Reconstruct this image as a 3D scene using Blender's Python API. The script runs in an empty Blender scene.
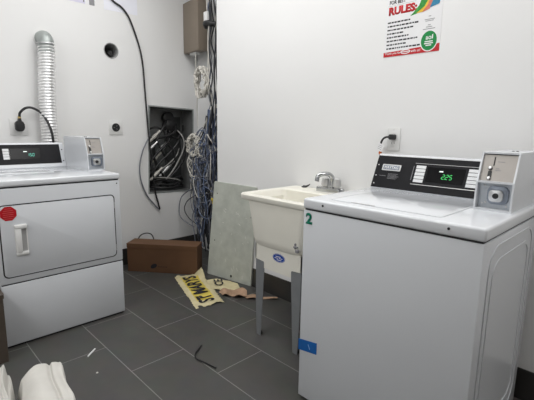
import bpy, bmesh, math, random
from mathutils import Vector, Matrix, Quaternion
random.seed(7)
sc = bpy.context.scene
C = sc.collection
PI = math.pi

# ------------------------------------------------------------------ camera
cam = bpy.data.cameras.new('camera'); cam_o = bpy.data.objects.new('camera', cam); C.objects.link(cam_o)
yaw, pitch, roll, fpx = 0.792, 0.1727, 0.0155, 400.2
f = Vector((-math.sin(yaw)*math.cos(pitch), math.cos(yaw)*math.cos(pitch), -math.sin(pitch)))
r = Vector((math.cos(yaw), math.sin(yaw), 0)); u = r.cross(f)
r2 = r*math.cos(roll)+u*math.sin(roll); u2 = -r*math.sin(roll)+u*math.cos(roll)
mw = Matrix((r2, u2, -f)).transposed().to_4x4(); mw.translation = Vector((3.2816, -1.9900, 1.1885))
cam_o.matrix_world = mw
cam.sensor_width = 36; cam.lens = 36*fpx/534; cam.clip_start = 0.02
sc.camera = cam_o

# ------------------------------------------------------------------ world, lights, exposure
w = bpy.data.worlds.new('world'); sc.world = w; w.use_nodes = True
w.node_tree.nodes['Background'].inputs[0].default_value = (0.9, 0.95, 1, 1)
w.node_tree.nodes['Background'].inputs[1].default_value = 0.05
def area(name, loc, sx, sy, power, col=(1, 0.995, 0.985)):
    l = bpy.data.lights.new(name, 'AREA'); l.shape = 'RECTANGLE'; l.size = sx; l.size_y = sy
    l.energy = power; l.color = col
    o = bpy.data.objects.new(name, l); C.objects.link(o); o.location = loc
    return o
area('ceiling_lamp', (1.20, -0.90, 2.68), 1.6, 1.1, 21.5)
area('ceiling_lamp', (1.8, -3.05, 2.68), 1.2, 0.6, 29)
area('ceiling_lamp', (2.70, -0.75, 2.68), 1.2, 0.6, 11)
area('ceiling_lamp', (4.45, -0.60, 2.68), 1.2, 0.6, 18)
sc.view_settings.view_transform = 'Standard'
sc.view_settings.look = 'None'
sc.view_settings.gamma = 1
sc.view_settings.use_curve_mapping = False
sc.view_settings.exposure = 0.06

# ------------------------------------------------------------------ materials
def mat(name, col, rough=0.5, metal=0.0, emit=None, estr=1.0, noise=None, bump=None, coat=0.0, spec=None, alpha=None):
    m = bpy.data.materials.new(name); m.use_nodes = True
    nt = m.node_tree; b = nt.nodes['Principled BSDF']
    b.inputs['Base Color'].default_value = (*col, 1)
    b.inputs['Roughness'].default_value = rough
    b.inputs['Metallic'].default_value = metal
    b.inputs['Coat Weight'].default_value = coat
    if spec is not None: b.inputs['Specular IOR Level'].default_value = spec
    if emit:
        b.inputs['Emission Color'].default_value = (*emit, 1); b.inputs['Emission Strength'].default_value = estr
    tc = None
    if noise or bump:
        tc = nt.nodes.new('ShaderNodeTexCoord')
    if noise:
        sc_, amt = noise
        n = nt.nodes.new('ShaderNodeTexNoise'); n.inputs['Scale'].default_value = sc_; n.inputs['Detail'].default_value = 5
        rp = nt.nodes.new('ShaderNodeValToRGB')
        lo = tuple(max(0, c*(1-amt)) for c in col); hi = tuple(min(1, c*(1+amt)) for c in col)
        rp.color_ramp.elements[0].position = 0.3; rp.color_ramp.elements[1].position = 0.7
        rp.color_ramp.elements[0].color = (*lo, 1); rp.color_ramp.elements[1].color = (*hi, 1)
        nt.links.new(tc.outputs['Object'], n.inputs['Vector']); nt.links.new(n.outputs['Fac'], rp.inputs['Fac'])
        nt.links.new(rp.outputs['Color'], b.inputs['Base Color'])
    if bump:
        sc_, st = bump
        n = nt.nodes.new('ShaderNodeTexNoise'); n.inputs['Scale'].default_value = sc_; n.inputs['Detail'].default_value = 4
        bp = nt.nodes.new('ShaderNodeBump'); bp.inputs['Strength'].default_value = st; bp.inputs['Distance'].default_value = 0.01
        nt.links.new(tc.outputs['Object'], n.inputs['Vector']); nt.links.new(n.outputs['Fac'], bp.inputs['Height'])
        nt.links.new(bp.outputs['Normal'], b.inputs['Normal'])
    return m

M = {}
M['wall'] = mat('wall_paint', (0.80, 0.80, 0.797), 0.65, noise=(1.5, 0.015), bump=(60, 0.03))
M['wall_far'] = mat('unseen_wall_darkener', (0.30, 0.26, 0.22), 0.7, noise=(1.5, 0.03))  # invented taupe for the unseen wall, darkens the washer's right side
M['wall2'] = mat('wall_paint_grey', (0.80, 0.80, 0.795), 0.65, noise=(1.5, 0.015), bump=(60, 0.03))
M['ceil'] = mat('ceiling_paint', (0.8, 0.8, 0.79), 0.8, noise=(3, 0.02))
M['base'] = mat('dark_base_tile', (0.035, 0.034, 0.032), 0.35, noise=(8, 0.15))
M['enamel'] = mat('white_enamel', (0.63, 0.65, 0.68), 0.22, noise=(2, 0.01))
M['enamel_top'] = mat('gloss_white_enamel', (0.70, 0.72, 0.75), 0.12, noise=(2, 0.01), coat=0.3)
M['gap'] = mat('dark_gap', (0.012, 0.012, 0.013), 0.7, noise=(20, 0.1))
M['blackpanel'] = mat('black_panel', (0.010, 0.010, 0.012), 0.4, spec=0.15, noise=(30, 0.1))
M['screen'] = mat('display_glass', (0.003, 0.003, 0.004), 0.2, spec=0.2, noise=(30, 0.1))
M['silver'] = mat('silver_trim', (0.62, 0.62, 0.62), 0.3, 0.7, noise=(40, 0.05))
M['chrome'] = mat('chrome', (0.5, 0.51, 0.52), 0.14, 1.0, noise=(10, 0.02))
M['lightlabel'] = mat('pale_key', (0.72, 0.73, 0.74), 0.4, noise=(60, 0.05))
M['greyink'] = mat('grey_ink', (0.25, 0.25, 0.26), 0.6, noise=(60, 0.05))
M['green_led'] = mat('green_led', (0.02, 0.2, 0.05), 0.5, emit=(0.08, 1.0, 0.22), estr=0.6)
M['teal_led'] = mat('teal_led', (0.02, 0.2, 0.15), 0.5, emit=(0.25, 0.9, 0.7), estr=0.55)
M['white_led'] = mat('white_led', (0.6, 0.6, 0.6), 0.5, emit=(0.8, 1, 0.9), estr=0.8)
M['taupe'] = mat('taupe_plate', (0.36, 0.335, 0.31), 0.4, 0.2, noise=(15, 0.05))
M['bluegrey'] = mat('blue_grey_plate', (0.42, 0.45, 0.49), 0.35, 0.3, noise=(15, 0.05))
M['steelblue'] = mat('lock_surround', (0.22, 0.25, 0.30), 0.35, 0.4, noise=(15, 0.05))
M['steel'] = mat('brushed_steel', (0.55, 0.56, 0.57), 0.3, 0.9, noise=(40, 0.08))
M['foil'] = mat('aluminium_foil', (0.92, 0.92, 0.92), 0.3, 0.55, noise=(60, 0.12), bump=(90, 0.25))
M['galv'] = mat('galvanised_collar', (0.36, 0.39, 0.38), 0.45, 0.5, noise=(30, 0.1))
M['rubber'] = mat('black_rubber', (0.012, 0.012, 0.013), 0.45, noise=(30, 0.1))
M['brass'] = mat('brass', (0.55, 0.42, 0.18), 0.35, 0.8, noise=(30, 0.1))
M['plastic'] = mat('white_plastic', (0.74, 0.74, 0.73), 0.35, noise=(20, 0.02))
M['greyplastic'] = mat('grey_plastic', (0.4, 0.4, 0.4), 0.4, noise=(20, 0.05))
M['tub'] = mat('cream_tub_plastic', (0.80, 0.78, 0.70), 0.38, noise=(6, 0.03))
M['leg'] = mat('grey_painted_steel', (0.23, 0.24, 0.25), 0.45, 0.2, noise=(20, 0.05))
M['blue'] = mat('blue_sticker', (0.015, 0.06, 0.33), 0.35, spec=0.2, noise=(30, 0.1))
M['tape'] = mat('blue_tape', (0.015, 0.12, 0.40), 0.5, spec=0.2, noise=(40, 0.12))
M['tapelight'] = mat('pale_scratch', (0.25, 0.45, 0.75), 0.5, noise=(40, 0.05))
M['green'] = mat('green_decal', (0.0, 0.16, 0.095), 0.5, spec=0.2, noise=(40, 0.05))
M['red'] = mat('red_sticker', (0.47, 0.012, 0.02), 0.4, spec=0.2, noise=(40, 0.08))
M['redink'] = mat('red_ink', (0.52, 0.03, 0.035), 0.5, spec=0.2, noise=(40, 0.05))
M['pink'] = mat('pale_red_ink', (0.55, 0.09, 0.09), 0.5, spec=0.2, noise=(40, 0.05))
M['ink'] = mat('black_ink', (0.03, 0.03, 0.035), 0.6, spec=0.2, noise=(60, 0.1))
M['white'] = mat('white_ink', (0.82, 0.82, 0.82), 0.5, noise=(60, 0.02))
M['paper'] = mat('white_paper', (0.80, 0.80, 0.81), 0.6, noise=(10, 0.01))
M['bluepaper'] = mat('bluish_paper', (0.82, 0.83, 0.90), 0.6, noise=(10, 0.01))
M['lilac'] = mat('lilac_print', (0.66, 0.64, 0.78), 0.6, noise=(10, 0.03))
M['leafgreen'] = mat('printed_green', (0.05, 0.30, 0.06), 0.6, spec=0.2, noise=(60, 0.25))
M['ecogreen'] = mat('printed_badge_green', (0.02, 0.25, 0.07), 0.6, spec=0.2, noise=(60, 0.05))
M['yel'] = mat('printed_yellow', (0.75, 0.50, 0.06), 0.6, spec=0.2, noise=(60, 0.15))
M['sal'] = mat('printed_salmon', (0.65, 0.20, 0.14), 0.6, spec=0.2, noise=(60, 0.15))
M['tealink'] = mat('printed_blue', (0.05, 0.24, 0.40), 0.6, spec=0.2, noise=(60, 0.15))
M['box'] = mat('brown_cardboard', (0.135, 0.066, 0.031), 0.75, noise=(9, 0.08))
M['boxcut'] = mat('pale_cardboard_edge', (0.30, 0.18, 0.10), 0.8, noise=(20, 0.1))
M['cabinet'] = mat('taupe_cabinet_paint', (0.225, 0.185, 0.145), 0.5, noise=(10, 0.03))
M['board'] = mat('green_grey_board', (0.47, 0.49, 0.44), 0.8, noise=(14, 0.10), bump=(40, 0.2))
M['chalk'] = mat('plaster_smear', (0.62, 0.62, 0.58), 0.85, noise=(40, 0.1))
M['cement_paper'] = mat('cream_kraft_paper', (0.60, 0.53, 0.32), 0.7, noise=(14, 0.12))
M['cement_yellow'] = mat('yellow_print', (0.62, 0.49, 0.09), 0.6, noise=(9, 0.22))
M['kraft'] = mat('brown_kraft_paper', (0.40, 0.26, 0.17), 0.8, noise=(18, 0.15))
M['bin'] = mat('brown_plastic', (0.075, 0.058, 0.045), 0.45, noise=(15, 0.1))
M['cloth'] = mat('white_cloth', (0.56, 0.545, 0.51), 0.85, noise=(12, 0.04), bump=(25, 0.25))
M['cblack'] = mat('black_cable', (0.012, 0.012, 0.013), 0.4, noise=(30, 0.1))
M['cblue'] = mat('blue_cable', (0.066, 0.085, 0.145), 0.5, noise=(30, 0.1))
M['cblue2'] = mat('pale_blue_cable', (0.13, 0.17, 0.27), 0.5, noise=(30, 0.1))
M['cgrey'] = mat('grey_cable', (0.17, 0.18, 0.21), 0.5, noise=(30, 0.1))
M['cdark'] = mat('dark_cable', (0.035, 0.037, 0.045), 0.5, noise=(30, 0.1))
M['cwhite'] = mat('white_cable', (0.62, 0.60, 0.55), 0.5, noise=(30, 0.05))
M['cpale'] = mat('pale_grey_cable', (0.36, 0.355, 0.34), 0.5, noise=(30, 0.05))
M['cyellow'] = mat('yellow_connector', (0.6, 0.45, 0.04), 0.5, noise=(30, 0.05))
M['boxgrey'] = mat('grey_metal_box', (0.23, 0.235, 0.235), 0.45, 0.4, noise=(12, 0.12))
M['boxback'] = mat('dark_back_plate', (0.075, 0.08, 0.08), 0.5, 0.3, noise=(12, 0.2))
M['orange'] = mat('orange_tag', (0.65, 0.16, 0.03), 0.5, noise=(30, 0.1))
M['pipe'] = mat('dark_pipe', (0.02, 0.02, 0.02), 0.5, noise=(30, 0.2))

def tile_material():
    m = bpy.data.materials.new('charcoal_floor_tile'); m.use_nodes = True
    nt = m.node_tree; b = nt.nodes['Principled BSDF']; N = nt.nodes.new; L = nt.links.new
    tc = N('ShaderNodeTexCoord'); mp = N('ShaderNodeMapping')
    # tile length 0.606 along X, row height 0.3013 along Y, half bond
    mp.inputs['Location'].default_value = (-(1.229-0.606*4), 0.888+0.3013*21, 0)
    L(tc.outputs['Object'], mp.inputs['Vector'])
    br = N('ShaderNodeTexBrick')
    br.offset = 0.5; br.offset_frequency = 2; br.squash = 1.0
    br.inputs['Color1'].default_value = (0.062, 0.0595, 0.053, 1)
    br.inputs['Color2'].default_value = (0.067, 0.0645, 0.058, 1)
    br.inputs['Mortar'].default_value = (0.21, 0.205, 0.19, 1)
    br.inputs['Scale'].default_value = 1
    br.inputs['Mortar Size'].default_value = 0.0022
    br.inputs['Mortar Smooth'].default_value = 0.1
    br.inputs['Bias'].default_value = 0
    br.inputs['Brick Width'].default_value = 0.606
    br.inputs['Row Height'].default_value = 0.3013
    L(mp.outputs['Vector'], br.inputs['Vector'])
    n = N('ShaderNodeTexNoise'); n.inputs['Scale'].default_value = 9; n.inputs['Detail'].default_value = 8
    L(tc.outputs['Object'], n.inputs['Vector'])
    mx = N('ShaderNodeMix'); mx.data_type = 'RGBA'; mx.blend_type = 'OVERLAY'; mx.inputs[0].default_value = 0.25
    L(br.outputs['Color'], mx.inputs[6]); L(n.outputs['Color'], mx.inputs[7])
    hs = N('ShaderNodeHueSaturation'); hs.inputs['Saturation'].default_value = 0.6
    L(mx.outputs[2], hs.inputs['Color'])
    L(hs.outputs['Color'], b.inputs['Base Color'])
    b.inputs['Roughness'].default_value = 0.42
    bp = N('ShaderNodeBump'); bp.inputs['Strength'].default_value = 0.3; bp.inputs['Distance'].default_value = 0.002; bp.invert = True
    L(br.outputs['Fac'], bp.inputs['Height']); L(bp.outputs['Normal'], b.inputs['Normal'])
    return m
M['tile'] = tile_material()

# ------------------------------------------------------------------ helpers
def thing(name, label, cat, loc=(0, 0, 0), group=None):
    o = bpy.data.objects.new(name, None); C.objects.link(o); o.empty_display_size = 0.05
    o.location = loc; o['label'] = label; o['category'] = cat
    if group: o['group'] = group
    return o
def tag(o, label, cat, group=None):
    o['label'] = label; o['category'] = cat
    if group: o['group'] = group
    return o
def world_loc(o):
    v = Vector((0, 0, 0))
    while o is not None:
        v += Vector(o.location); o = o.parent
    return v
def obj(name, bm, mats, parent=None, smooth=False, origin=None):
    """bm is in world coordinates; parents carry translation only."""
    if not isinstance(mats, (list, tuple)): mats = [mats]
    base = Vector(origin) if origin is not None else (world_loc(parent) if parent else Vector((0, 0, 0)))
    bmesh.ops.translate(bm, verts=bm.verts, vec=-base)
    bmesh.ops.recalc_face_normals(bm, faces=bm.faces)
    me = bpy.data.meshes.new(name); bm.to_mesh(me); bm.free()
    for m in mats: me.materials.append(m)
    if smooth:
        for p in me.polygons: p.use_smooth = True
        me.set_sharp_from_angle(angle=math.radians(smooth if smooth > 1 else 40))
    o = bpy.data.objects.new(name, me); C.objects.link(o)
    if parent:
        o.parent = parent; o.location = base - world_loc(parent)
    else: o.location = base
    return o
def struct(name, bm, m, **k):
    o = obj(name, bm, m, **k); o['kind'] = 'structure'; return o
def B(): return bmesh.new()
def box(bm, a, b, bev=0.0, seg=2, mi=0):
    t = bmesh.new()
    bmesh.ops.create_cube(t, size=1)
    for v in t.verts:
        v.co = Vector([(a[i]+b[i])/2 + v.co[i]*(b[i]-a[i]) for i in range(3)])
    if bev: bmesh.ops.bevel(t, geom=t.edges[:], offset=bev, segments=seg, affect='EDGES', profile=0.5)
    merge(bm, t, mi)
def merge(bm, t, mi=0):
    vm = {v: bm.verts.new(v.co) for v in t.verts}
    for fc in t.faces:
        try:
            nf = bm.faces.new([vm[v] for v in fc.verts]); nf.material_index = mi if mi else fc.material_index
        except ValueError: pass
    t.free()
def frame(o, x, y):
    o = Vector(o); x = Vector(x).normalized(); y = Vector(y); y = (y - x*y.dot(x)).normalized(); z = x.cross(y)
    m = Matrix((x, y, z)).transposed().to_4x4(); m.translation = o
    return m
def prism(bm, pts, d0, d1, m=Matrix(), bev=0.0, mi=0, seg=2):
    """2-D outline extruded along local z from d0 to d1, placed by matrix m"""
    t = bmesh.new()
    a = [t.verts.new((p[0], p[1], d0)) for p in pts]; b = [t.verts.new((p[0], p[1], d1)) for p in pts]
    n = len(pts)
    t.faces.new(list(reversed(a))); top = t.faces.new(b)
    for i in range(n): t.faces.new((a[i], a[(i+1) % n], b[(i+1) % n], b[i]))
    if bev:
        bmesh.ops.bevel(t, geom=[e for e in top.edges], offset=bev, segments=seg, affect='EDGES', profile=0.5)
    bmesh.ops.transform(t, matrix=m, verts=t.verts)
    merge(bm, t, mi)
def rrect(w, h, rad, n=5, cx=0, cy=0):
    pts = []
    for (sx, sy, a0) in ((1, 1, 0), (-1, 1, 90), (-1, -1, 180), (1, -1, 270)):
        for i in range(n+1):
            a = math.radians(a0 + 90*i/n)
            pts.append((cx + sx*(w/2-rad) + rad*math.cos(a), cy + sy*(h/2-rad) + rad*math.sin(a)))
    return pts
def ring_prism(bm, outer, inner, d0, d1, m=Matrix(), mi=0):
    t = bmesh.new(); n = len(outer)
    O0 = [t.verts.new((p[0], p[1], d0)) for p in outer]; O1 = [t.verts.new((p[0], p[1], d1)) for p in outer]
    I0 = [t.verts.new((p[0], p[1], d0)) for p in inner]; I1 = [t.verts.new((p[0], p[1], d1)) for p in inner]
    for i in range(n):
        j = (i+1) % n
        t.faces.new((O0[i], O0[j], O1[j], O1[i])); t.faces.new((I0[j], I0[i], I1[i], I1[j]))
        t.faces.new((O1[i], O1[j], I1[j], I1[i])); t.faces.new((O0[j], O0[i], I0[i], I0[j]))
    bmesh.ops.transform(t, matrix=m, verts=t.verts); merge(bm, t, mi)
def ellipse(rx, ry, n=28, cx=0, cy=0):
    return [(cx+rx*math.cos(2*PI*i/n), cy+ry*math.sin(2*PI*i/n)) for i in range(n)]
def lathe(bm, prof, m=Matrix(), n=24, mi=0):
    """profile of (radius, z) around local z"""
    t = bmesh.new(); rows = []
    for (rd, z) in prof:
        rows.append([t.verts.new((rd*math.cos(2*PI*i/n), rd*math.sin(2*PI*i/n), z)) for i in range(n)])
    for a, b in zip(rows, rows[1:]):
        for i in range(n):
            j = (i+1) % n; t.faces.new((a[i], a[j], b[j], b[i]))
    t.faces.new(list(reversed(rows[0]))); t.faces.new(rows[-1])
    bmesh.ops.remove_doubles(t, verts=t.verts, dist=1e-6)
    bmesh.ops.transform(t, matrix=m, verts=t.verts); merge(bm, t, mi)
def spline(pts, per=8):
    P = [Vector(p) for p in pts]; out = []
    for i in range(len(P)-1):
        p0 = P[i-1] if i else P[0]*2-P[1]; p1, p2 = P[i], P[i+1]
        p3 = P[i+2] if i+2 < len(P) else P[-1]*2-P[-2]
        for k in range(per):
            t = k/per
            out.append(0.5*((2*p1)+(-p0+p2)*t+(2*p0-5*p1+4*p2-p3)*t*t+(-p0+3*p1-3*p2+p3)*t**3))
    out.append(P[-1]); return out
def tube(bm, pts, rad, n=7, per=8, raw=False, closed=False, mi=0):
    P = [Vector(p) for p in pts] if raw else spline(pts, per)
    T = []
    for i in range(len(P)):
        a = P[max(i-1, 0)]; b = P[min(i+1, len(P)-1)]; d = b-a
        T.append(d.normalized() if d.length > 1e-9 else Vector((0, 0, 1)))
    up = Vector((0, 0, 1)) if abs(T[0].z) < 0.9 else Vector((1, 0, 0))
    nx = T[0].cross(up).normalized(); rows = []
    for i, p in enumerate(P):
        if i:
            q = T[i-1].rotation_difference(T[i]); nx = q @ nx
            nx = (nx - T[i]*nx.dot(T[i])).normalized()
        ny = T[i].cross(nx)
        rd = rad(i/(len(P)-1)) if callable(rad) else rad
        rows.append([bm.verts.new(p + (nx*math.cos(2*PI*k/n) + ny*math.sin(2*PI*k/n))*rd) for k in range(n)])
    fs = []
    for a, b in zip(rows, rows[1:]):
        for k in range(n):
            fs.append(bm.faces.new((a[k], a[(k+1) % n], b[(k+1) % n], b[k])))
    fs.append(bm.faces.new(list(reversed(rows[0])))); fs.append(bm.faces.new(rows[-1]))
    for q in fs: q.material_index = mi
def text_bm(s, m, h, width=None, ext=0.0006, bold=0.0, fn=None):
    """lettering: lower-left corner at the origin of matrix m, cap height h"""
    cu = bpy.data.curves.new('t', 'FONT'); cu.body = s; cu.size = 1; cu.offset = bold; cu.resolution_u = 3
    o = bpy.data.objects.new('t', cu); C.objects.link(o)
    dg = bpy.context.evaluated_depsgraph_get(); dg.update()
    me = bpy.data.meshes.new_from_object(o.evaluated_get(dg))
    bpy.data.objects.remove(o); bpy.data.curves.remove(cu)
    t = bmesh.new(); t.from_mesh(me); bpy.data.meshes.remove(me)
    x0 = min(v.co.x for v in t.verts); x1 = max(v.co.x for v in t.verts)
    y0 = min(v.co.y for v in t.verts); y1 = max(v.co.y for v in t.verts)
    sy = h/(y1-y0); sx = width/(x1-x0) if width else sy
    for v in t.verts: v.co = Vector(((v.co.x-x0)*sx, (v.co.y-y0)*sy, 0))
    if ext:
        g = bmesh.ops.extrude_face_region(t, geom=t.faces[:])
        bmesh.ops.translate(t, verts=[e for e in g['geom'] if isinstance(e, bmesh.types.BMVert)], vec=(0, 0, ext))
    bmesh.ops.transform(t, matrix=m, verts=t.verts)
    if fn:
        for v in t.verts: v.co = fn(v.co)
    return t
SEG = {'0': 'abcdef', '1': 'bc', '2': 'abged', '5': 'afgcd'}
def digits_bm(s, m, h, wd, gap, th, slant=0.12):
    t = bmesh.new(); x = 0
    for ch in s:
        for sg in SEG[ch]:
            if sg in 'agd':
                y = {'a': h, 'g': h/2, 'd': 0}[sg]
                pts = [(x+th*.6, y-th/2), (x+wd-th*.6, y-th/2), (x+wd-th*.6, y+th/2), (x+th*.6, y+th/2)]
            else:
                xx = x if sg in 'fe' else x+wd
                y0 = 0 if sg in 'ec' else h/2
                pts = [(xx-th/2, y0+th*.5), (xx+th/2, y0+th*.5), (xx+th/2, y0+h/2-th*.5), (xx-th/2, y0+h/2-th*.5)]
            prism(t, [(px+py*slant, py) for px, py in pts], 0, 0.0006, m)
        x += wd+gap
    return t
def rect(x0, y0, x1, y1): return [(x0, y0), (x1, y0), (x1, y1), (x0, y1)]

# ------------------------------------------------------------------ the room
X1, Y1, H = 5.3, -3.7, 2.7
b = B(); box(b, (-0.12, Y1-0.1, -0.1), (X1+0.1, 0.42, 0)); struct('floor', b, M['tile'])
b = B(); box(b, (-0.12, Y1-0.1, H), (X1+0.1, 0.42, H+0.1)); struct('ceiling', b, M['ceil'])
b = B(); box(b, (0.687, 0, 0.0), (X1+0.1, 0.016, H)); struct('wall_right', b, M['wall'])
b = B(); box(b, (-0.02, 0.30, 0), (1.30, 0.40, H)); box(b, (1.26, 0.016, 0), (1.30, 0.30, H)); struct('wall_corner', b, M['wall'])
b = B(); box(b, (X1, Y1, 0), (X1+0.1, 0, H)); struct('wall_back', b, M['wall_far'])  # out of view; coloured dark for its reflection in the washer
b = B(); box(b, (0, Y1-0.1, 0), (X1+0.1, Y1, H)); struct('wall_front', b, M['wall'])
# left wall with a cut-out for the cable box and a round hole for the pipe
RC = [(-0.217, 1.381), (0.236, 1.367), (0.219, 0.599), (-0.244, 0.615)]
HC, HR = (-0.532, 1.797), 0.060
b = B()
loops = [[(Y1, 0), (0.3, 0), (0.3, H), (Y1, H)], RC, [(HC[0]+HR*math.cos(2*PI*i/28), HC[1]+HR*math.sin(2*PI*i/28)) for i in range(28)]]
ed = []
for lp in loops:
    vs = [b.verts.new((0, y, z)) for y, z in lp]
    ed += [b.edges.new((vs[i], vs[(i+1) % len(vs)])) for i in range(len(vs))]
bmesh.ops.triangle_fill(b, edges=ed, use_beauty=True)
g = bmesh.ops.extrude_face_region(b, geom=b.faces[:])
bmesh.ops.translate(b, verts=[e for e in g['geom'] if isinstance(e, bmesh.types.BMVert)], vec=(-0.02, 0, 0))
struct('wall_left', b, M['wall2'])
b = B(); box(b, (0, Y1, 0), (0.009, 0.3, 0.147), 0.002); struct('baseboard_left', b, M['base'])
b = B(); box(b, (0.69, -0.009, 0), (X1, 0, 0.147), 0.002); struct('baseboard_right', b, M['base'])

# ------------------------------------------------------------------ dryer
DX0, DX1, DY0, DY1 = 0.18, 0.894, -1.587, -0.917
dr = thing('clothes_dryer', 'white coin-operated clothes dryer standing by the left wall, with a red octagonal sticker', 'dryer', ((DX0+DX1)/2, (DY0+DY1)/2, 0))
b = B(); box(b, (DX0, DY0, 0.36), (DX1, DY1, 0.872), 0.006); obj('body', b, M['enamel'], dr, 30)
b = B(); box(b, (DX0+.01, DY0+.004, 0.012), (DX1-.001, DY1-.002, 0.354), 0.004); obj('toe_panel', b, M['enamel'], dr, 30)
b = B(); box(b, (DX0+.03, DY0+.01, 0.0), (DX1-.012, DY1-.01, 0.02)); obj('plinth', b, M['gap'], dr)
b = B(); box(b, (DX0+.02, DY0+.01, 0.35), (DX1-.006, DY1-.006, 0.365)); obj('seam_shade', b, M['gap'], dr)  # black filler painting the shade in the open seam above the toe panel
b = B(); box(b, (DX0+.02, DY0+.01, 0.865), (DX1-.006, DY1-.006, 0.885)); obj('seam_shade', b, M['gap'], dr)  # same dark filler, shade in the seam under the top panel
b = B(); box(b, (DX0, DY0-.002, 0.879), (DX1+.004, DY1+.002, 0.914), 0.009, 3); obj('top_panel', b, M['enamel_top'], dr, 30)
b = B(); box(b, (0.36, DY0+.04, 0.9135), (0.615, -1.20, 0.918), 0.002); obj('lint_lid', b, M['enamel_top'], dr, 30)
# door
FD = frame((DX1, (-1.563-.958)/2, 0), (0, 1, 0), (0, 0, 1))     # local x = +Y, y = Z, z = +X
dz0, dz1 = 0.395, 0.785
b = B(); ring_prism(b, rrect(.612, dz1-dz0+.004, .026, cy=(dz0+dz1)/2), rrect(.599, dz1-dz0-.008, .020, cy=(dz0+dz1)/2), -.004, .0012, FD)
obj('door_gap', b, M['gap'], dr)
b = B(); prism(b, rrect(.599, dz1-dz0-.008, .020, cy=(dz0+dz1)/2), -.004, .004, FD, .003)
door = obj('door', b, M['enamel'], dr, 30)
FH = frame((DX1+.004, -1.4705, 0.5935), (0, 1, 0), (0, 0, 1))
b = B()
ring_prism(b, rrect(.060, .170, .006), rrect(.050, .158, .004), -.001, .003, FH)
box(b, (DX1+.003, -1.4995, 0.655), (DX1+.018, -1.4415, 0.676), .004); box(b, (DX1+.003, -1.4995, 0.511), (DX1+.014, -1.4415, 0.530), .004)
box(b, (DX1+.003, -1.4985, 0.528), (DX1+.017, -1.470, 0.657), .004)
hd = obj('handle', b, M['plastic'], door, 30)
b = B(); box(b, (DX1+.003, -1.469, 0.530), (DX1+.0046, -1.4455, 0.655)); obj('finger_recess', b, M['greyplastic'], hd)
# stop-sign sticker
FS = frame((DX1+.0042, -1.520, 0.741), (0, 1, 0), (0, 0, 1))
def octo(rd): return [(rd*math.cos(PI/8+i*PI/4), rd*math.sin(PI/8+i*PI/4)) for i in range(8)]
b = B(); prism(b, octo(.040), 0, .0008, FS); st = obj('octagon_sticker', b, M['red'], dr); st['label'] = 'red octagonal sticker with pale print'
b = B()
for i, wd in enumerate((.030, .044, .050, .046, .050, .036)):
    y = .026-.0105*i
    prism(b, rect(-wd/2, y-.0016, wd/2, y+.0016), .0008, .0012, FS)
obj('sticker_print', b, M['pink'], st)
for y, z in ((-.936, .853), (-1.56, .853)):
    b = B(); lathe(b, [(.004, -.001), (.004, .001), (.002, .002)], frame((DX1, y, z), (0, 1, 0), (0, 0, 1)), 10)
    obj('screw', b, M['gap'], dr)
for z in (.72, .45):
    b = B(); box(b, (DX1-.002, -.9605, z-.02), (DX1+.0045, -.9565, z+.02), .001); obj('hinge', b, M['greyplastic'], dr)

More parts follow.
